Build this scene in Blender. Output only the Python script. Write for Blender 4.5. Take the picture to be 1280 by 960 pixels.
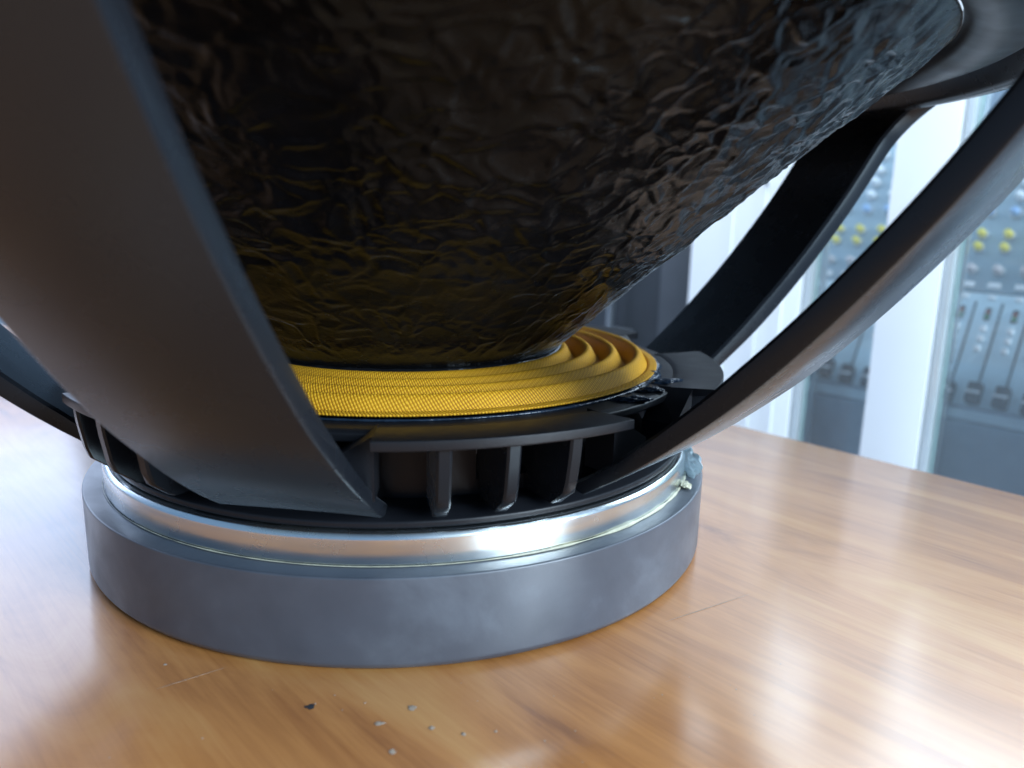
import bpy, bmesh, math, random
import numpy as np
from mathutils import Matrix, Vector, noise

for o in list(bpy.data.objects):
    bpy.data.objects.remove(o)
scene = bpy.context.scene
col = scene.collection
R = math.radians

# ------------------------------------------------------------------ camera
F_PX, PITCH, ROLL, YAW = 1001.3, .2188, .0217, .1338
CAM = Vector((0, -.2959, .117))
fw = Vector((math.sin(YAW)*math.cos(PITCH), math.cos(YAW)*math.cos(PITCH), -math.sin(PITCH)))
rt = Vector((math.cos(YAW), -math.sin(YAW), 0)); up = rt.cross(fw)
rt2 = rt*math.cos(ROLL) + up*math.sin(ROLL); up2 = -rt*math.sin(ROLL) + up*math.cos(ROLL)
cd = bpy.data.cameras.new('camera'); cam = bpy.data.objects.new('camera', cd); col.objects.link(cam)
m = Matrix((rt2, up2, -fw)).transposed().to_4x4(); m.translation = CAM
cam.matrix_world = m
cd.sensor_width = 36; cd.lens = 36*F_PX/1280
cd.clip_start = .005; cd.clip_end = 50
cd.dof.use_dof = True; cd.dof.focus_distance = .235
cd.dof.aperture_fstop = (cd.lens/1000)/.0026*1.0      # 2.6 mm opening, as in a phone
scene.camera = cam

# ------------------------------------------------------------------ world, lamps, exposure
w = bpy.data.worlds.new('World'); scene.world = w; w.use_nodes = True
bg = w.node_tree.nodes['Background']
bg.inputs[0].default_value = (.36, .62, 1, 1); bg.inputs[1].default_value = .50

def area(name, loc, target, sx, sy, power, color):
    d = bpy.data.lights.new(name, 'AREA'); d.shape = 'RECTANGLE'; d.size = sx; d.size_y = sy
    d.energy = power; d.color = color
    o = bpy.data.objects.new(name, d); col.objects.link(o); o.location = loc
    o.rotation_euler = (Vector(target) - Vector(loc)).to_track_quat('-Z', 'Y').to_euler()
    return o
NW = Vector((.826, .563, 0)).normalized()      # outward normal of the table's right edge
TW = Vector((.563, -.826, 0)).normalized()     # along that edge
# windows of the workshop: one beyond the showcase, one behind the speaker on the left, one by the camera, and the ceiling lamp
area('window_light_showcase', NW*1.5 + TW*.1 + Vector((0, 0, 1.0)), (0.1, 0, 0), 1.9, 1.1, 62, (.70, .86, 1))
area('window_light_left', (-1.25, 1.25, .85), (-.1, 0, 0), 1.5, 1.4, 23, (.62, .74, 1))
area('window_light_front', (1.45, -1.60, .75), (.05, 0, .05), .9, 1.1, 95, (.70, .86, 1))
area('ceiling_lamp', (-.55, -.55, 2.0), (.2, .1, 0), 1.1, 1.1, 20, (.93, .96, 1))
area('showcase_fill', NW*-.12 + TW*.03 + Vector((0, 0, .90)), NW*.5 + TW*.03 + Vector((0, 0, .02)), .8, .14, 9.5, (.72, .88, 1))  # added fill above the table to brighten posts and consoles, not a real fitting
vs = scene.view_settings
vs.view_transform = 'Standard'; vs.look = 'None'; vs.gamma = 1; vs.exposure = 0

# ------------------------------------------------------------------ helpers
class NT:
    def __init__(s, name):
        s.m = bpy.data.materials.new(name); s.m.use_nodes = True
        s.t = s.m.node_tree; s.b = s.t.nodes['Principled BSDF']
    def n(s, kind, **kw):
        x = s.t.nodes.new(kind)
        for k, v in kw.items():
            if hasattr(x, k) and not isinstance(v, (tuple, list)): setattr(x, k, v)
            else: x.inputs[k].default_value = v
        return x
    def l(s, a, b): s.t.links.new(a, b)
    def ramp(s, fac, stops):
        r = s.n('ShaderNodeValToRGB'); e = r.color_ramp.elements
        while len(e) < len(stops): e.new(.5)
        for q, (p, c) in zip(e, stops):
            q.position = p; q.color = c if len(c) == 4 else (*c, 1)
        s.l(fac, r.inputs[0]); return r.outputs[0]
    def noise(s, vec, scale, detail=4, rough=.55, dist=0):
        x = s.n('ShaderNodeTexNoise'); x.inputs['Scale'].default_value = scale
        x.inputs['Detail'].default_value = detail; x.inputs['Roughness'].default_value = rough
        x.inputs['Distortion'].default_value = dist
        if vec: s.l(vec, x.inputs['Vector'])
        return x.outputs['Fac']
    def coord(s, which='Object', scale=(1, 1, 1), rot=(0, 0, 0)):
        c = s.n('ShaderNodeTexCoord'); mp = s.n('ShaderNodeMapping')
        mp.inputs['Scale'].default_value = scale; mp.inputs['Rotation'].default_value = rot
        s.l(c.outputs[which], mp.inputs[0]); return mp.outputs[0]
    def bump(s, h, strength, dist):
        b = s.n('ShaderNodeBump'); b.inputs['Strength'].default_value = strength; b.inputs['Distance'].default_value = dist
        s.l(h, b.inputs['Height']); s.l(b.outputs[0], s.b.inputs['Normal']); return b

def plain(name, color, rough=.5, metal=0, var=.08, scale=60, coat=0):
    k = NT(name); v = k.coord()
    f = k.noise(v, scale, 4)
    c = k.ramp(f, [(.3, tuple(x*(1-var) for x in color)), (.7, tuple(min(1, x*(1+var)) for x in color))])
    k.l(c, k.b.inputs['Base Color'])
    rr = k.ramp(k.noise(v, scale*.6, 5), [(.3, (rough*.85,)*3), (.7, (min(1, rough*1.15),)*3)])
    k.l(rr, k.b.inputs['Roughness'])
    k.b.inputs['Metallic'].default_value = metal; k.b.inputs['Coat Weight'].default_value = coat
    return k.m

MAT = {}
# ferrite
k = NT('ferrite'); v = k.coord()
f = k.noise(v, 30, 6, .6, .35)
k.l(k.ramp(f, [(.32, (.046, .054, .070)), (.55, (.066, .076, .096)), (.68, (.098, .113, .138))]), k.b.inputs['Base Color'])
k.l(k.ramp(k.noise(v, 34, 6, .6, 1.0), [(.35, (.30,)*3), (.7, (.46,)*3)]), k.b.inputs['Roughness'])
k.b.inputs['Specular IOR Level'].default_value = .8
k.bump(k.noise(v, 1500, 3), .05, .0002); MAT['ferrite'] = k.m
# zinc plated steel
k = NT('zinc_steel'); v = k.coord(scale=(1, 1, 14))
f = k.noise(v, 30, 4)
k.l(k.ramp(f, [(.3, (.64, .73, .80)), (.55, (.78, .82, .82)), (.72, (.84, .83, .72))]), k.b.inputs['Base Color'])
k.b.inputs['Metallic'].default_value = 1
k.l(k.ramp(k.noise(k.coord(), 45, 5), [(.3, (.20,)*3), (.7, (.32,)*3)]), k.b.inputs['Roughness'])
MAT['steel'] = k.m
# painted basket
k = NT('black_satin_paint'); v = k.coord()
k.b.inputs['Base Color'].default_value = (.010, .012, .016, 1)
k.l(k.ramp(k.noise(v, 60, 5), [(.3, (.24,)*3), (.7, (.31,)*3)]), k.b.inputs['Roughness'])
k.b.inputs['Specular IOR Level'].default_value = .32; k.b.inputs['Specular Tint'].default_value = (.82, .94, 1, 1)
k.b.inputs['Sheen Weight'].default_value = .23; k.b.inputs['Sheen Roughness'].default_value = .22; k.b.inputs['Sheen Tint'].default_value = (.75, .88, 1, 1)
MAT['frame'] = k.m
k = NT('black_cast_base'); v = k.coord()
k.b.inputs['Base Color'].default_value = (.008, .009, .012, 1)
k.l(k.ramp(k.noise(v, 60, 5), [(.3, (.34,)*3), (.7, (.46,)*3)]), k.b.inputs['Roughness'])
k.b.inputs['Specular IOR Level'].default_value = .30
k.bump(k.noise(v, 1100, 3), .10, .0003); MAT['cast'] = k.m
# cone
k = NT('coated_paper_cone'); v = k.coord()
k.l(k.ramp(k.noise(v, 90, 4), [(.35, (.003, .003, .0035)), (.7, (.006, .006, .007))]), k.b.inputs['Base Color'])
k.l(k.ramp(k.noise(v, 130, 5), [(.3, (.18,)*3), (.7, (.30,)*3)]), k.b.inputs['Roughness'])
k.b.inputs['Specular IOR Level'].default_value = .19; k.b.inputs['Specular Tint'].default_value = (.68, .88, 1, 1); k.b.inputs['Coat Weight'].default_value = 0; k.b.inputs['Coat Roughness'].default_value = .09
k.b.inputs['Sheen Weight'].default_value = .55; k.b.inputs['Sheen Roughness'].default_value = .16; k.b.inputs['Sheen Tint'].default_value = (.75, .88, 1, 1)
k.bump(k.noise(v, 520, 4, .55, .6), .26, .0007); MAT['cone'] = k.m
# glue
k = NT('black_glue'); k.b.inputs['Base Color'].default_value = (.008, .009, .011, 1); k.b.inputs['Roughness'].default_value = .12
k.bump(k.noise(k.coord(), 160, 4), .5, .002); MAT['black_glue'] = k.m
k = NT('blue_black_glue'); k.b.inputs['Base Color'].default_value = (.012, .022, .040, 1); k.b.inputs['Roughness'].default_value = .22
k.bump(k.noise(k.coord(), 120, 4), .5, .003); MAT['blue_glue'] = k.m
k = NT('clear_glue'); k.b.inputs['Base Color'].default_value = (.66, .78, .84, 1); k.b.inputs['Roughness'].default_value = .35
k.b.inputs['Transmission Weight'].default_value = .55; k.b.inputs['IOR'].default_value = 1.45
k.bump(k.noise(k.coord(), 160, 4), .6, .002); MAT['clear_glue'] = k.m
MAT['amber_glue'] = plain('amber_glue', (.50, .48, .36), .3, 0, .3, 150)
# spider cloth: woven, resin dipped
k = NT('woven_yellow_cloth')
uv = k.n('ShaderNodeUVMap')
def wave(rot, sc):
    mp = k.n('ShaderNodeMapping'); mp.inputs['Rotation'].default_value = (0, 0, R(rot)); k.l(uv.outputs[0], mp.inputs[0])
    x = k.n('ShaderNodeTexWave'); x.inputs['Scale'].default_value = sc; x.inputs['Distortion'].default_value = .4
    x.inputs['Detail'].default_value = 1; k.l(mp.outputs[0], x.inputs[0]); return x.outputs['Fac']
wb = k.n('ShaderNodeMath', operation='MULTIPLY_ADD'); k.l(wave(-62, 300), wb.inputs[0]); wb.inputs[1].default_value = .6; wb.inputs[2].default_value = .4
mx = k.n('ShaderNodeMath', operation='MULTIPLY'); k.l(wave(24, 430), mx.inputs[0]); k.l(wb.outputs[0], mx.inputs[1])
ad = k.n('ShaderNodeMath', operation='ADD'); k.l(mx.outputs[0], ad.inputs[0])
nn = k.n('ShaderNodeMath', operation='MULTIPLY'); k.l(k.noise(k.coord(), 70, 4), nn.inputs[0]); nn.inputs[1].default_value = .35
k.l(nn.outputs[0], ad.inputs[1])
k.l(k.ramp(ad.outputs[0], [(.12, (.26, .10, .004)), (.50, (.60, .29, .010)), (.95, (.78, .44, .03))]), k.b.inputs['Base Color'])
k.b.inputs['Roughness'].default_value = .62; k.b.inputs['Specular IOR Level'].default_value = .2
k.bump(mx.outputs[0], .5, .0003); MAT['spider'] = k.m
# varnished wood
k = NT('varnished_wood')
ang = math.atan2(TW.y, TW.x)
v = k.coord(scale=(1, 1, 1), rot=(0, 0, -ang))
mp = k.n('ShaderNodeMapping'); mp.inputs['Scale'].default_value = (2.4, 13, 1); k.l(v, mp.inputs[0])
big = k.noise(mp.outputs[0], 2.6, 9, .62, 1.4)
mp2 = k.n('ShaderNodeMapping'); mp2.inputs['Scale'].default_value = (7, 210, 1); k.l(v, mp2.inputs[0])
fine = k.noise(mp2.outputs[0], 3, 3, .6, .4)
mp3 = k.n('ShaderNodeMapping'); mp3.inputs['Scale'].default_value = (1, 2.6, 1); k.l(v, mp3.inputs[0])
blot = k.noise(mp3.outputs[0], 9, 4, .5, .4)
a1 = k.n('ShaderNodeMath', operation='MULTIPLY_ADD'); k.l(big, a1.inputs[0]); a1.inputs[1].default_value = .62
b1 = k.n('ShaderNodeMath', operation='MULTIPLY'); k.l(fine, b1.inputs[0]); b1.inputs[1].default_value = .17; k.l(b1.outputs[0], a1.inputs[2])
a2 = k.n('ShaderNodeMath', operation='MULTIPLY_ADD'); k.l(blot, a2.inputs[0]); a2.inputs[1].default_value = .28; k.l(a1.outputs[0], a2.inputs[2])
k.l(k.ramp(a2.outputs[0], [(.36, (.17, .052, .012)), (.45, (.40, .145, .033)), (.55, (.53, .215, .055)), (.68, (.62, .30, .095))]), k.b.inputs['Base Color'])
k.b.inputs['Roughness'].default_value = .5
k.b.inputs['Coat Weight'].default_value = 1; k.b.inputs['Coat IOR'].default_value = 1.6
sm = k.noise(k.coord(), 16, 7, .62, .5)
k.l(k.ramp(sm, [(.25, (.13,)*3), (.75, (.25,)*3)]), k.b.inputs['Coat Roughness'])
bp = k.n('ShaderNodeBump'); bp.inputs['Strength'].default_value = .12; bp.inputs['Distance'].default_value = .004
k.l(k.noise(k.coord(), 9, 3, .5), bp.inputs['Height']); k.l(bp.outputs[0], k.b.inputs['Coat Normal'])
MAT['wood'] = k.m
MAT['speck'] = plain('dull_dried_glue', (.40, .31, .24), .55, 0, .35, 900)
MAT['white'] = plain('white_laminate', (.68, .71, .74), .35, 0, .02, 12)
MAT['trim'] = plain('pale_aluminium_trim', (.70, .76, .78), .25, .5, .05, 30)
MAT['panel'] = plain('grey_console_panel', (.30, .42, .49), .5, 0, .06, 60)
MAT['panel2'] = plain('light_console_panel', (.66, .84, .92), .5, 0, .06, 60)
MAT['armrest'] = plain('dark_console_front', (.28, .38, .47), .45, 0, .08, 60)
MAT['dark'] = plain('dark_plastic', (.03, .034, .04), .45, 0, .1, 80)
MAT['knob_white'] = plain('white_knob_plastic', (.86, .90, .92), .4, 0, .03, 200)
MAT['knob_yellow'] = plain('yellow_knob_plastic', (.85, .72, .08), .4, 0, .05, 200)
MAT['knob_blue'] = plain('blue_knob_plastic', (.30, .50, .80), .4, 0, .05, 200)
MAT['knob_grey'] = plain('warm_grey_knob_plastic', (.62, .56, .56), .4, 0, .05, 200)
MAT['knob_skirt'] = plain('pale_grey_skirt', (.42, .47, .50), .4, 0, .05, 200)
MAT['btn'] = plain('white_button_plastic', (.92, .94, .95), .4, 0, .03, 200)
MAT['led_g'] = plain('green_meter', (.10, .34, .16), .3, 0, .05, 200)
MAT['led_r'] = plain('red_meter', (.42, .12, .08), .3, 0, .05, 200)
MAT['cabinet'] = plain('dark_cabinet_paint', (.022, .027, .034), .5, 0, .12, 20)
MAT['cabinet2'] = plain('charcoal_edge', (.040, .046, .054), .5, 0, .12, 20)
MAT['grey_metal'] = plain('grey_metal', (.30, .33, .36), .35, .6, .06, 40)
MAT['floor'] = plain('pale_floor_tiles', (.55, .57, .60), .5, 0, .1, 4)
k = NT('glass'); t_ = k.n('ShaderNodeBsdfTransparent'); t_.inputs[0].default_value = (.97, .99, 1, 1)
g_ = k.n('ShaderNodeBsdfGlossy'); g_.inputs['Roughness'].default_value = .03
mxs = k.n('ShaderNodeMixShader'); fr = k.n('ShaderNodeFresnel'); fr.inputs[0].default_value = 1.5
k.l(fr.outputs[0], mxs.inputs[0]); k.l(t_.outputs[0], mxs.inputs[1]); k.l(g_.outputs[0], mxs.inputs[2])
df = k.n('ShaderNodeBsdfDiffuse'); df.inputs[0].default_value = (.75, .85, .9, 1)  # bluish film in the glass imitates lens haze and lifts the consoles
m2 = k.n('ShaderNodeMixShader'); m2.inputs[0].default_value = .09; k.l(mxs.outputs[0], m2.inputs[1]); k.l(df.outputs[0], m2.inputs[2])
k.l(m2.outputs[0], k.t.nodes['Material Output'].inputs['Surface']); MAT['glass'] = k.m
MAT['glass_edge'] = plain('green_glass_edge', (.34, .50, .50), .15, 0, .05, 60)

def tag(o, label=None, cat=None, group=None, kind=None):
    if label: o['label'] = label
    if cat: o['category'] = cat
    if group: o['group'] = group
    if kind: o['kind'] = kind
    return o
def empty(name, loc=(0, 0, 0), rot=None):
    o = bpy.data.objects.new(name, None); o.empty_display_size = .05; col.objects.link(o); o.location = loc
    if rot: o.matrix_world = rot
    return o
def link(name, me, mat, parent=None, sharp=35, smooth=True):
    if mat: me.materials.append(MAT[mat])
    if smooth:
        me.polygons.foreach_set('use_smooth', [True]*len(me.polygons))
        me.set_sharp_from_angle(angle=R(sharp))
    o = bpy.data.objects.new(name, me); col.objects.link(o)
    if parent: o.parent = parent
    return o
def mesh(name, verts, faces):
    me = bpy.data.meshes.new(name); me.from_pydata([tuple(v) for v in verts], [], faces); me.validate(); me.update(); return me
def recalc(me):
    bm = bmesh.new(); bm.from_mesh(me); bmesh.ops.recalc_face_normals(bm, faces=bm.faces); bm.to_mesh(me); bm.free(); return me
def lathe(name, prof, seg=192, a0=0, a1=360, closed=True):
    """prof: closed list of (R, z); a0..a1 in degrees (0 = towards the camera, + to the right)"""
    full = abs(a1-a0) >= 360; n = seg if full else seg+1; P = len(prof)
    vs_ = []; fs = []
    for i in range(n):
        a = R(a0 + (a1-a0)*i/seg)
        for r, z in prof: vs_.append((r*math.sin(a), -r*math.cos(a), z))
    for i in range(seg):
        j = (i+1) % n
        for q in range(P if closed else P-1):
            q2 = (q+1) % P
            fs.append((i*P+q, j*P+q, j*P+q2, i*P+q2))
    if not full and closed:
        fs.append(tuple(range(P))); fs.append(tuple((n-1)*P + q for q in range(P)))
    return recalc(mesh(name, vs_, fs))
def box(name, x0, x1, y0, y1, z0, z1, bev=0, seg=2):
    bm = bmesh.new(); bmesh.ops.create_cube(bm, size=1)
    for v in bm.verts:
        v.co = Vector((x0 if v.co.x < 0 else x1, y0 if v.co.y < 0 else y1, z0 if v.co.z < 0 else z1))
    if bev: bmesh.ops.bevel(bm, geom=list(bm.edges), offset=bev, segments=seg, affect='EDGES', profile=.5)
    bmesh.ops.recalc_face_normals(bm, faces=bm.faces)
    me = bpy.data.meshes.new(name); bm.to_mesh(me); bm.free(); return me
def arcprof(pts, r=.001, n=4):
    """round the corners of a closed (R, z) profile"""
    out = []; N = len(pts)
    for i in range(N):
        p0, p, p1 = Vector(pts[i-1]), Vector(pts[i]), Vector(pts[(i+1) % N])
        d0, d1 = (p0-p), (p1-p); rr = min(r, d0.length*.45, d1.length*.45)
        a, b = p + d0.normalized()*rr, p + d1.normalized()*rr
        for j in range(n+1):
            t = j/n; out.append(tuple((1-t)**2*a + 2*t*(1-t)*p + t*t*b))
    return out

# ------------------------------------------------------------------ setting: floor and table
FLOOR = -.76
bm = bmesh.new(); bmesh.ops.create_grid(bm, x_segments=2, y_segments=2, size=4)
me = bpy.data.meshes.new('floor'); bm.to_mesh(me); bm.free()
o = link('floor', me, 'floor', smooth=False); o.location = (0, 0, FLOOR); tag(o, kind='structure')

table = empty('wooden_table', (0, 0, FLOOR))
tag(table, 'varnished orange brown wooden table carrying the loudspeaker', 'table')
DT = .2185       # distance of the right edge along NW
# tabletop in (s, d) coordinates: s along TW, d along NW
Mtab = Matrix(((TW.x, NW.x, 0, 0), (TW.y, NW.y, 0, 0), (0, 0, 1, -FLOOR), (0, 0, 0, 1)))
def tabmesh(me):
    me.transform(Mtab); return recalc(me)
top = link('tabletop', tabmesh(box('tabletop', -.62, .95, -.62, DT, -.032, 0, .003, 3)), 'wood', table)
for s in (-.56, .89):
    for d in (-.56, DT-.06):
        link('leg', tabmesh(box('leg', s-.03, s+.03, d-.03, d+.03, FLOOR, -.0325, .003)), 'wood', table)
rng = random.Random(4)
def blob(name, x, y, r, h, mat, par, sq=1.0, ang_=0, seg=14):
    vs_ = []; fs = []; rings = [(1, 0), (.86, .55), (.5, .9)]
    ks = [rng.uniform(.65, 1.25) for _ in range(seg)]
    for f_, hz in rings:
        for i in range(seg):
            a = 2*math.pi*i/seg; px, py = r*f_*ks[i]*math.cos(a), r*f_*ks[i]*math.sin(a)*sq
            vs_.append((x + px*math.cos(ang_) - py*math.sin(ang_), y + px*math.sin(ang_) + py*math.cos(ang_), h*hz))
    vs_.append((x, y, h)); c = len(vs_)-1
    for q in range(2):
        for i in range(seg):
            j = (i+1) % seg; fs.append((q*seg+i, q*seg+j, (q+1)*seg+j, (q+1)*seg+i))
    for i in range(seg): fs.append((2*seg+i, 2*seg+(i+1) % seg, c))
    me = mesh(name, vs_, fs)
    me.transform(Matrix.Translation((0, 0, -FLOOR + .0001)))
    return link(name, me, mat, par)
for x, y, r in [(-.0067, -.1307, .0016), (.0007, -.1254, .0014), (.0051, -.1334, .0009), (.0122, -.1364, .0010),
                (-.0038, -.1407, .0011), (.0195, -.1362, .0006), (-.0105, -.1225, .0005), (-.062, -.101, .0007)]:
    blob('dried_glue_speck', x, y, r*.8, .00008, 'speck', table, rng.uniform(.6, 1), rng.uniform(0, 3))
for _ in range(26):
    blob('dust_speck', rng.uniform(-.09, .10), rng.uniform(-.15, -.113), rng.uniform(.00010, .00030), .00006, 'speck', table, rng.uniform(.4, 1), rng.uniform(0, 3), 7)
blob('nail_hole', -.0232, -.1227, .0013, .00008, 'dark', table, .75)
for x, y, L, a in [(.090, -.0845, .016, .42), (-.055, -.1085, .009, .5), (-.083, -.035, .006, .2), (-.088, -.0395, .006, .3)]:
    blob('scratch', x, y, L, .00003, 'speck', table, .009, a)

# ------------------------------------------------------------------ the loudspeaker
spk = empty('loudspeaker', (0, 0, 0))
tag(spk, 'large bare loudspeaker driver with black wrinkled cone resting magnet down on wooden table', 'loudspeaker')
RM, ZM, ZP = .11, .026, .035
mag = link('magnet', lathe('magnet', arcprof([(.05, .0004), (.1090, .0004), (RM, .002), (RM, ZM), (.05, ZM)], .0006), 256), 'ferrite', spk)
tag(mag, 'dull grey ferrite ring magnet')
pl = link('top_plate', lathe('top_plate', arcprof([(.05, ZM+.0002), (.1037, ZM+.0002), (.1037, ZP-.0014), (.1027, ZP), (.05, ZP)], .0005), 256), 'steel', spk)
tag(pl, 'shiny zinc plated steel ring')
# dried clear glue at the right of the plate
def lump(name, c, r, mat, par, seed):
    bm = bmesh.new(); bmesh.ops.create_icosphere(bm, subdivisions=4, radius=1)
    for v in bm.verts:
        d = 1 + .45*noise.noise(v.co*1.9 + Vector((seed, 0, 0))) + .15*noise.noise(v.co*5 + Vector((seed, 3, 0)))
        v.co = Vector((v.co.x*r[0]*d, v.co.y*r[1]*d, v.co.z*r[2]*d))
    me = bpy.data.meshes.new(name); bm.to_mesh(me); bm.free()
    o = link(name, me, mat, par); o.location = c; return o
th = R(70)
lump('glue_lump', (.1055*math.sin(th), -.1055*math.cos(th), ZM+.0042), (.0022, .0090, .0044), 'clear_glue', pl, 1)
th = R(61)
lump('glue_lump', (.1055*math.sin(th), -.1055*math.cos(th), ZM+.0012), (.0016, .003, .0010), 'amber_glue', pl, 5)

# basket base
ZL = .0612       # height of the spider landing lip
link('base_ring', lathe('base_ring', arcprof([(.055, ZP+.0003), (.1012, ZP+.0003), (.1012, .0372), (.096, .0392), (.055, .0392)], .0006), 200), 'cast', spk)
# pierced inner wall under the landing, with two openings to a bay
BAYS = [13.5 + 60*i for i in range(6)]
def pierced_wall():
    zs = [.0393, .0435, .0545, ZL-.0034]; vs_ = []; fs = []
    cuts = []
    for b in BAYS:
        cuts += [b-30, b-14, b-9.2, b-6.3, b-1.5, b+1.5, b+6.3, b+9.2, b+14]
    n = len(cuts)
    for a in cuts:
        for r in (.0865, .0895):
            for z in zs: vs_.append((r*math.sin(R(a)), -r*math.cos(R(a)), z))
    def vid(i, r, q): return (i % n)*8 + r*4 + q
    for i in range(n):
        for q in range(3):
            hole = (q == 1 and i % 9 in (2, 4+0, 6))
            if not hole:
                for r in (0, 1): fs.append((vid(i, r, q), vid(i+1, r, q), vid(i+1, r, q+1), vid(i, r, q+1)))
            else:
                fs.append((vid(i, 0, q), vid(i, 1, q), vid(i, 1, q+1), vid(i, 0, q+1)))
                fs.append((vid(i+1, 0, q), vid(i+1, 1, q), vid(i+1, 1, q+1), vid(i+1, 0, q+1)))
                fs.append((vid(i, 0, q), vid(i, 1, q), vid(i+1, 1, q), vid(i+1, 0, q)))
                fs.append((vid(i, 0, q+1), vid(i, 1, q+1), vid(i+1, 1, q+1), vid(i+1, 0, q+1)))
    return recalc(mesh('pierced_wall', vs_, fs))
link('inner_wall', pierced_wall(), 'cast', spk, 30)
link('landing_ring', lathe('landing_ring', arcprof([(.083, ZL-.003), (.1005, ZL-.003), (.1005, ZL-.0006), (.0985, ZL), (.083, ZL)], .0006), 200), 'cast', spk)
# lips and ribs in each bay
H = 17.8
LP = arcprof([(.0975, ZL-.0026), (.1120, ZL-.0008), (.1122, ZL-.0012), (.1145, ZL-.0012), (.1145, ZL+.0016), (.0990, ZL+.0006), (.0975, ZL+.0002)], .0005, 3)
lipme = lathe('lip', LP, 40, -H, H)
lipme2 = lathe('lip', LP, 40, -11, H); lipme2.materials.append(MAT['cast'])
lipme.materials.append(MAT['cast'])
def cheek(sign):     # sloping end web from the lip down to the leg
    vs_ = []; a0, a1 = sign*H, sign*(H+7.5)
    for a, z1 in ((a0, ZL+.0008), (a1, ZL-.0075)):
        for r in (.0965, .1075):
            for z in (ZL-.016, z1): vs_.append((r*math.sin(R(a)), -r*math.cos(R(a)), z))
    return recalc(mesh('cheek', vs_, [(0, 1, 3, 2), (4, 5, 7, 6), (0, 1, 5, 4), (2, 3, 7, 6), (1, 3, 7, 5), (0, 2, 6, 4)]))
def ribme():
    vs_ = []; w_ = .0019
    prof = [(.0885, .0394), (.0885, ZL-.0032), (.1128, ZL-.0010), (.1122, .0545), (.1110, .0475), (.1098, .0440), (.1040, .0394)]
    P = len(prof)
    for s, k_ in ((-1, 1), (-1, .0), (1, 0), (1, 1)):
        pass
    rows = [(-w_, .0006), (-w_+.0006, 0), (w_-.0006, 0), (w_, .0006)]
    for x, inn in rows:
        for i, (r, z) in enumerate(prof):
            vs_.append((x, -(r - (inn if i >= 2 else 0)), z))
    fs = []
    for q in range(3):
        for i in range(P): fs.append((q*P+i, q*P+(i+1) % P, (q+1)*P+(i+1) % P, (q+1)*P+i))
    fs.append(tuple(range(P))); fs.append(tuple(3*P+i for i in range(P)))
    return recalc(mesh('rib', vs_, fs))
rib_me = ribme(); rib_me.materials.append(MAT['frame'])
ck = {s: cheek(s) for s in (-1, 1)}
for s in ck: ck[s].materials.append(MAT['cast'])
for me in (lipme, lipme2, rib_me):
    me.polygons.foreach_set('use_smooth', [True]*len(me.polygons)); me.set_sharp_from_angle(angle=R(35))
for b in BAYS:
    lo = bpy.data.objects.new('lip', lipme2 if b == BAYS[5] else lipme); col.objects.link(lo); lo.parent = spk; lo.rotation_euler.z = R(b)
    for s in ((1,) if b == BAYS[5] else (-1, 1)):
        co = bpy.data.objects.new('end_web', ck[s]); col.objects.link(co); co.parent = lo
    for a in (-9, 0, 9):
        ro = bpy.data.objects.new('rib', rib_me); col.objects.link(ro); ro.parent = spk; ro.rotation_euler.z = R(b+a)

# legs: a curved bar swept along (R, z)
OUT = [(.0992, .0376), (.1030, .0400), (.1080, .0433), (.1140, .0476), (.1210, .0530), (.1275, .0588), (.1345, .0650), (.1425, .0726), (.1530, .0842), (.1630, .0962), (.1722, .1075), (.1810, .1190),
       (.1895, .1315), (.1950, .1400), (.2010, .1490), (.2065, .1580), (.2110, .1660)]
def leg_mesh():
    fine = []
    for i in range(len(OUT)-1):
        n = 1 if i < 3 else 3
        for j in range(n):
            t = j/n; fine.append((OUT[i][0]*(1-t)+OUT[i+1][0]*t, OUT[i][1]*(1-t)+OUT[i+1][1]*t))
    fine.append(OUT[-1])
    a = np.array(fine)
    for _ in range(3): a[5:-1] = .25*a[4:-2] + .5*a[5:-1] + .25*a[6:]
    vs_ = []; fs = []; c = .0010
    for i, p in enumerate(a):
        t = a[min(i+1, len(a)-1)] - a[max(i-1, 0)]; t = t/np.hypot(*t); nrm = np.array((-t[1], t[0]))
        thick = .0070 - .0022*max(0, min(1, (.075-p[1])/.035))
        if i < 4: nrm = np.array((-.80, .60))
        z = p[1]; hw = .0232
        if z > .138: hw += .020*((z-.138)/.028)**2.4
        ho, hi = hw, hw-.0002
        sec = [(-ho+c, 0), (-ho+c*.3, c*.3), (-ho, c), (-hi, thick-c), (-hi+c, thick), (hi-c, thick), (hi, thick-c), (ho, c), (ho-c*.3, c*.3), (ho-c, 0)]
        # slight crown of the outer face
        for x, d in sec:
            q = p + nrm*d; k2 = max(0, min(1, (.095-z)/.045)); yy = q[0]*(1-k2) + math.sqrt(q[0]**2-x*x)*k2; vs_.append((x, -yy, q[1]))
        S = len(sec)
    for i in range(len(a)-1):
        for j in range(S): fs.append((i*S+j, i*S+(j+1) % S, (i+1)*S+(j+1) % S, (i+1)*S+j))
    fs.append(tuple(range(S))); fs.append(tuple((len(a)-1)*S+j for j in range(S)))
    return recalc(mesh('leg', vs_, fs))
leg_me = leg_mesh(); leg_me.materials.append(MAT['frame'])
leg_me.polygons.foreach_set('use_smooth', [True]*len(leg_me.polygons)); leg_me.set_sharp_from_angle(angle=R(38))
foot_me = lathe('foot', arcprof([(.0885, .0394), (.0950, .0394), (.0950, .0475), (.0885, .0560)], .0005, 2), 16, -11.5, 11.5); foot_me.materials.append(MAT['cast'])
for i in range(6):
    fo = bpy.data.objects.new('foot', foot_me); col.objects.link(fo); fo.parent = spk; fo.rotation_euler.z = R(-17 + 60*i)
    lo = bpy.data.objects.new('leg', leg_me); col.objects.link(lo); lo.parent = spk; lo.rotation_euler.z = R(-17 + 60*i)
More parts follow.
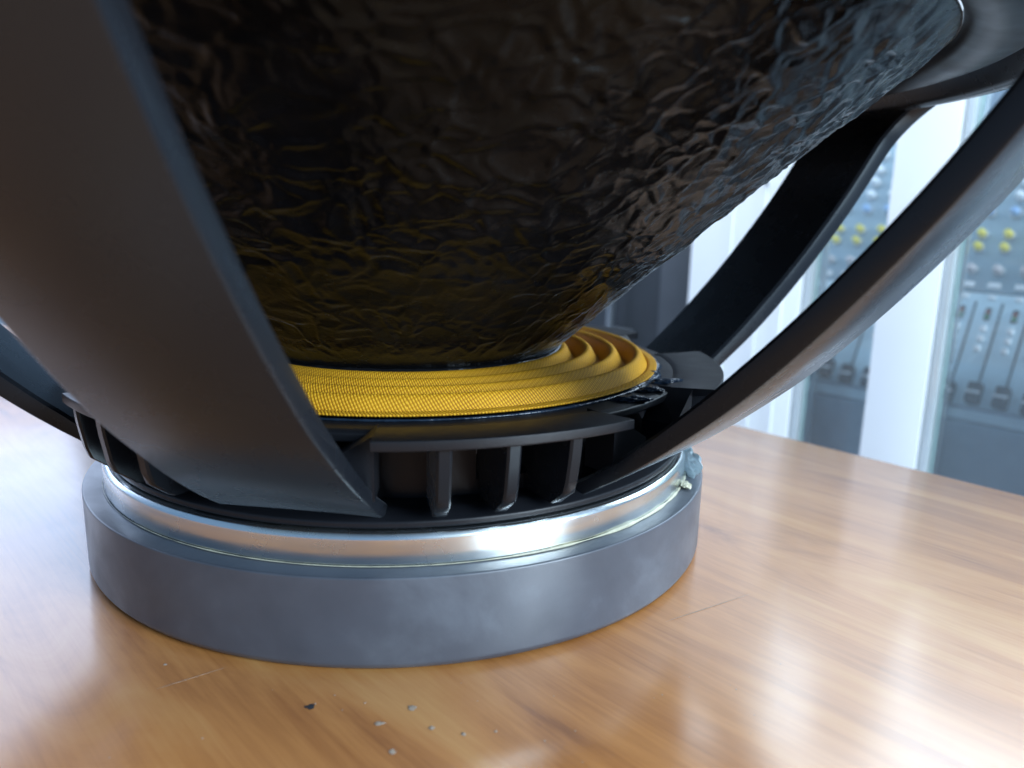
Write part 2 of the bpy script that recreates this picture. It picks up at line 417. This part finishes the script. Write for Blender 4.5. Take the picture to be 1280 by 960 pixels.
# rim with rolled lower edge
link('rim', lathe('rim', arcprof([(.1965, .1585), (.2000, .1575), (.2045, .1590), (.2170, .1690), (.2310, .1745), (.2310, .1800), (.1900, .1800), (.1900, .1690)], .0025), 256), 'frame', spk)

# spider
rs = np.linspace(.0545, .0917, 90); prof = []
for r in rs:
    if r > .0885: z = ZL + .0014 + (.0917-r)*.10
    else: z = .0645 + .0027*math.cos(2*math.pi*(r-.0580)/.0090) - .0006*(r-.058)/.03
    if .0875 < r <= .0885: pass
    prof.append((r, z))
pz = np.array([p[1] for p in prof]); pz[1:-1] = .25*pz[:-2]+.5*pz[1:-1]+.25*pz[2:]; 
prof = [(p[0], z) for p, z in zip(prof, pz)]
def spider_mesh(seg=360):
    P = len(prof); vs_ = []; fs = []
    L = [0]
    for i in range(1, P): L.append(L[-1] + math.hypot(prof[i][0]-prof[i-1][0], prof[i][1]-prof[i-1][1]))
    for i in range(seg):
        a = 2*math.pi*i/seg
        for r, z in prof: vs_.append((r*math.sin(a), -r*math.cos(a), z))
    for i in range(seg):
        for q in range(P-1): fs.append((i*P+q, ((i+1) % seg)*P+q, ((i+1) % seg)*P+q+1, i*P+q+1))
    me = bpy.data.meshes.new('spider'); me.from_pydata(vs_, [], fs)
    u = me.uv_layers.new(name='UVMap'); data = np.zeros((len(fs)*4, 2), 'f')
    h = 0
    for i in range(seg):
        for q in range(P-1):
            a0, a1 = 2*math.pi*i/seg*.075, 2*math.pi*(i+1)/seg*.075
            data[h] = (a0, L[q]); data[h+1] = (a1, L[q]); data[h+2] = (a1, L[q+1]); data[h+3] = (a0, L[q+1]); h += 4
    u.data.foreach_set('uv', data.ravel()); me.update(); return me
sp = link('spider', spider_mesh(), 'spider', spk, 60)
tag(sp, 'corrugated yellow woven suspension disc')
so = sp.modifiers.new('thick', 'SOLIDIFY'); so.thickness = .0005; so.offset = -1
# glue under the spider's edge, uneven
def wobble_ring(name, R0, z0, rx, rz, mat, par, seed, amp=.35, seg=360, sec=10, shape=None):
    vs_ = []; fs = []
    for i in range(seg):
        a = 2*math.pi*i/seg
        n1 = noise.noise(Vector((math.cos(a)*9, math.sin(a)*9, seed))); n2 = noise.noise(Vector((math.cos(a)*30, math.sin(a)*30, seed+7)))
        s_ = (1 + amp*n1 + amp*.5*n2)*(shape(a) if shape else 1)
        for j in range(sec):
            b = 2*math.pi*j/sec
            r = R0 + rx*s_*math.cos(b); z = z0 + rz*s_*math.sin(b)
            vs_.append((r*math.sin(a), -r*math.cos(a), z))
    for i in range(seg):
        for j in range(sec): fs.append((i*sec+j, ((i+1) % seg)*sec+j, ((i+1) % seg)*sec+(j+1) % sec, i*sec+(j+1) % sec))
    return link(name, recalc(mesh(name, vs_, fs)), mat, par, 80)
wobble_ring('glue_ring', .0912, ZL+.0003, .0014, .0009, 'blue_glue', sp, 1, .6, shape=lambda a: .35 + 1.3*math.exp(-((math.degrees(a)-75)/32)**2))
for a, r, l in ((43, .0965, .0055), (52, .0960, .0045), (61, .0975, .0050)):
    lump('glue_run', (r*math.sin(R(a)), -r*math.cos(R(a)), ZL+.0004), (l, l*.45, .0010), 'blue_glue', sp, a)

wobble_ring('glue_bead', .1040, ZM+.0003, .00042, .00040, 'amber_glue', mag, 9, .9, sec=8, shape=lambda a: .30 + .9*math.exp(-((math.degrees(a)-48)/26)**2))
# cone
RB, ZB, RT, ZT = .0548, .0668, .1690, .1648
def cone_mesh(nu=1150, nv=240):
    vs_ = np.zeros(((nv)*nu, 3)); k_ = 0
    L = math.hypot(RT-RB, ZT-ZB); nr, nz = (ZT-ZB)/L, -(RT-RB)/L
    fb = noise.fractal; N = noise.noise; V = Vector
    for j in range(nv):
        t = j/(nv-1); ro, z = RB + (RT-RB)*t, ZB + (ZT-ZB)*t
        ro += -.0012*math.sin(math.pi*t)
        lat = min(1, t*9)*min(1, (1-t)*14)
        for i in range(nu):
            a = 2*math.pi*i/nu; ca, sa = math.cos(a), math.sin(a)
            rr = .055 + .6*(ro-.055)      # cells widen outward a little
            x, y, q = rr*ca, rr*sa, t*L
            wx = N(V((x*60, y*60, q*50+5)))*.006
            wy = N(V((x*130+4, y*130, q*110)))*.0030
            p = V(((x+wx+wy)*160, (y+wx-wy)*160, (q+wx*.7+wy)*122))
            n1 = N(p*.8); n2 = N(p*1.9 + V((3, 1, 7))); n3 = N(p*4.3 + V((1, 9, 2)))
            ds = noise.voronoi(p)[0]; e_ = min(1, (ds[1]-ds[0])/.55); rid = (1-e_)**2*(.6 + .8*max(0, N(p*.5 + V((9, 2, 4))) + .4))
            d = .00048*rid + .00056*n1 + .00030*n2 + .00010*n3
            d += .0004*N(V((x*40, y*40, q*30)))
            d *= (.15 + .85*lat)*(.30 + .80*min(1, t*1.6))
            r = ro + nr*d*1.25; zz = z + nz*d*1.25
            vs_[k_] = (r*sa, -r*ca, zz); k_ += 1
    fs = []
    for j in range(nv-1):
        for i in range(nu):
            i2 = (i+1) % nu; fs.append((j*nu+i, j*nu+i2, (j+1)*nu+i2, (j+1)*nu+i))
    me = bpy.data.meshes.new('cone'); me.from_pydata(vs_.tolist(), [], fs); me.update(); return me
cone = link('cone', cone_mesh(), 'cone', spk, 180)
tag(cone, 'glossy black wrinkled paper cone')
so = cone.modifiers.new('thick', 'SOLIDIFY'); so.thickness = .0012; so.offset = -1
wobble_ring('neck_glue', .0556, .0667, .0019, .0016, 'black_glue', cone, 4, .25)
link('voice_coil_former', lathe('voice_coil_former', arcprof([(.0525, .0395), (.0535, .0395), (.0535, .0665), (.0525, .0665)], .0002), 128), 'amber_glue', spk)
# surround and roll at the cone's outer edge
pr = []
for i in range(17):
    b = math.pi*i/16; pr.append((.1795 - .0105*math.cos(b), .1660 - .0050*math.sin(b)))
pr += [(.1920, .1662), (.1920, .1690), (.1690, .1690)]
link('surround', lathe('surround', pr, 256), 'cast', spk)

# ------------------------------------------------------------------ showcase behind the table's right edge
def frame(s, d, z):     # local axes: x along TW, y along NW (away from the table), z up
    mm = Matrix(((TW.x, NW.x, 0, 0), (TW.y, NW.y, 0, 0), (0, 0, 1, 0), (0, 0, 0, 1)))
    mm.translation = TW*s + NW*d + Vector((0, 0, z)); return mm
show = empty('display_showcase', rot=frame(0, .46, FLOOR))
tag(show, 'white display showcase with glass fronts behind the table', 'showcase')
def sb(name, s0, s1, d0, d1, z0, z1, mat, par=show, bev=.0015):
    return link(name, box(name, s0, s1, d0-.46, d1-.46, z0-FLOOR, z1-FLOOR, bev), mat, par)
TOPZ = .30
sb('post', -.0305, .0135, .46, .50, FLOOR+.05, TOPZ, 'white')
sb('post', -.2080, -.0950, .46, .50, FLOOR+.05, TOPZ, 'white')
sb('post', .245, .300, .46, .50, FLOOR+.05, TOPZ, 'white')
for s in (.0150, -.0930):
    sb('edge_trim', s, s+.0052, .463, .49, FLOOR+.05, TOPZ, 'trim', bev=.0006)
for s in (-.1660, -.1350, -.1120): sb('moulding', s, s+.0022, .4575, .4605, FLOOR+.06, TOPZ-.01, 'white', bev=.0006)
sb('bolt', -.1350, -.1310, .4550, .4570, .138, .142, 'grey_metal', bev=.0008)
for s0, s1 in ((-.0872, -.0312), (.0212, .2440)):
    sb('glass_pane', s0+.0022, s1, .4700, .4740, -.20, TOPZ-.01, 'glass', bev=0)
    sb('pane_edge', s0, s0+.0020, .4700, .4740, -.20, TOPZ-.01, 'glass_edge', bev=.0004)
sb('shelf', -.208, .300, .501, .75, -.225, -.2055, 'white')
sb('back_panel', -.208, .300, .752, .765, FLOOR+.05, -.01, 'white')
sb('plinth', -.205, .298, .468, .76, FLOOR, FLOOR+.049, 'cabinet2')

# mixing consoles leaning back on the shelf
TILT = R(25)
def console(s0, s1, knobs, label, seed):
    # local frame: x along TW, z up the face, y into the console
    vup = Vector((0, 0, 1))*math.cos(TILT) + NW*math.sin(TILT); inn = NW*math.cos(TILT) - Vector((0, 0, 1))*math.sin(TILT)
    o_ = NW*.5 + Vector((0, 0, -.038))
    mm = Matrix((TW, inn, vup)).transposed().to_4x4(); mm.translation = o_ + TW*0
    e = empty('mixing_console', rot=mm); tag(e, label, 'mixing console', 'consoles standing in the showcase')
    rg = random.Random(seed)
    link('chassis', box('chassis', s0, s1, .0040, .045, -.002, .34, .004), 'armrest', e)
    fs_ = link('front_apron', box('front_apron', s0+.001, s1-.001, -.004, .05, -.1645, -.0015, .004), 'armrest', e); fs_.rotation_euler.x = TILT
    link('fader_panel', box('fader_panel', s0+.001, s1-.001, 0, .0036, .0, .1045, .0008), 'panel2', e)
    link('knob_panel', box('knob_panel', s0+.001, s1-.001, -.0008, .0036, .1052, .338, .0008), 'panel', e)
    link('seam', box('seam', s0+.002, s1-.002, -.003, .001, .0085, .0105, .0004), 'armrest', e)
    def cap(kind, r, h, x, v, mat):
        key = (kind, mat)
        if key not in CAPS:
            bm = bmesh.new()
            if kind == 'cone':
                sec = [(r*1.12, 0), (r*1.1, h*.22), (r*.78, h*.3), (r*.66, h*.9), (r*.5, h), (0, h)]
            else: sec = [(r, 0), (r, h*.8), (r*.85, h), (0, h)]
            P = [(q*math.cos(2*math.pi*i/14), -z, q*math.sin(2*math.pi*i/14)) for q, z in sec for i in range(14)]
            fs = [(j*14+i, j*14+(i+1) % 14, (j+1)*14+(i+1) % 14, (j+1)*14+i) for j in range(len(sec)-1) for i in range(14)]
            me = mesh('knob', P, fs); bm.free(); recalc(me); me.materials.append(MAT[mat]); me.materials.append(MAT['knob_skirt'])
            for pg in me.polygons:
                if kind == 'cone' and pg.index < 28: pg.material_index = 1
            me.polygons.foreach_set('use_smooth', [True]*len(me.polygons)); me.set_sharp_from_angle(angle=R(40)); CAPS[key] = me
        ob = bpy.data.objects.new('knob', CAPS[key]); col.objects.link(ob); ob.parent = e; ob.location = (x, -.0008 if v > .105 else 0, v)
        return ob
    def bx_(name, x, v, a, b, dep, mat, tilt=0):
        key = (name, a, b, dep, mat)
        if key not in CAPS:
            me = box(name, -a, a, -dep, .0002, -b, b, min(a, b, dep)*.3); me.materials.append(MAT[mat]); CAPS[key] = me
        ob = bpy.data.objects.new(name, CAPS[key]); col.objects.link(ob); ob.parent = e; ob.location = (x, -.0008 if v > .105 else 0, v); return ob
    rows = [(.1230, 'knob_grey'), (.1420, 'knob_yellow'), (.1535, 'knob_yellow'), (.1730, 'knob_blue'), (.1870, 'knob_white'), (.2000, 'knob_white'), (.2120, 'knob_white'),
            (.2270, 'knob_white'), (.2420, 'knob_grey'), (.2560, 'knob_white'), (.2700, 'knob_white'), (.2840, 'knob_white'), (.2990, 'knob_white'), (.3140, 'knob_white')]
    for x in knobs:
        for v, mt in rows: cap('cone', .0042, .010, x, v, mt)
        bx_('button', x, .1105, .0046, .0021, .003, 'btn')
        bx_('mute_button', x + .0005, .1010, .0026, .0018, .002, 'btn')
        bx_('level_meter', x + .0008, .0872, .0020, .0052, .0012, 'dark')
        bx_('signal_light', x + .0008, .0850, .0012, .0016, .0016, 'led_g'); bx_('peak_light', x + .0008, .0885, .0012, .0014, .0016, 'led_r')
        for v in (.0745, .0665, .0580): bx_('assign_button', x + .001, v, .0022, .0024, .0028, 'btn')
        xf = x + .0095
        bx_('fader_slot', xf, .060, .0007, .037, .0006, 'dark')
        fc = bx_('fader_cap', xf, .0195 + rg.uniform(-.001, .002), .0050, .0085, .009, 'dark')
        key = 'fader_line'
        if key not in CAPS:
            me = box('fader_line', -.0050, .0050, -.0098, -.0088, -.0010, .0010, .0002); me.materials.append(MAT['btn']); CAPS[key] = me
        ln = bpy.data.objects.new('fader_line', CAPS[key]); col.objects.link(ln); ln.parent = fc
    return e
CAPS = {}
console(-.006, .235, [.0040 + .0194*i for i in range(9)], 'wide mixing console whose faders and yellow knobs show right of the white post', 1)
console(-.150, -.040, [-.0970 - .0194*1] + [-.0970 + .0194*i for i in range(3)], 'narrow mixing console seen between the two white posts', 2)

# dark cabinet beyond the showcase
cab = empty('dark_cabinet', rot=frame(-.43, .62, FLOOR))
tag(cab, 'tall black cabinet standing past the wide white post', 'cabinet')
def cb(name, s0, s1, d0, d1, z0, z1, mat, bev=.002):
    return link(name, box(name, s0+.43, s1+.43, d0-.62, d1-.62, z0-FLOOR, z1-FLOOR, bev), mat, cab)
cb('body', -.80, -.300, .606, .90, FLOOR, .42, 'cabinet')
cb('side_strip', -.3490, -.302, .598, .604, FLOOR+.02, .40, 'cabinet2')
cb('handle', -.4190, -.4130, .585, .5955, -.030, .16, 'grey_metal')
cb('handle_foot', -.4190, -.3880, .584, .6045, -.037, -.030, 'grey_metal')
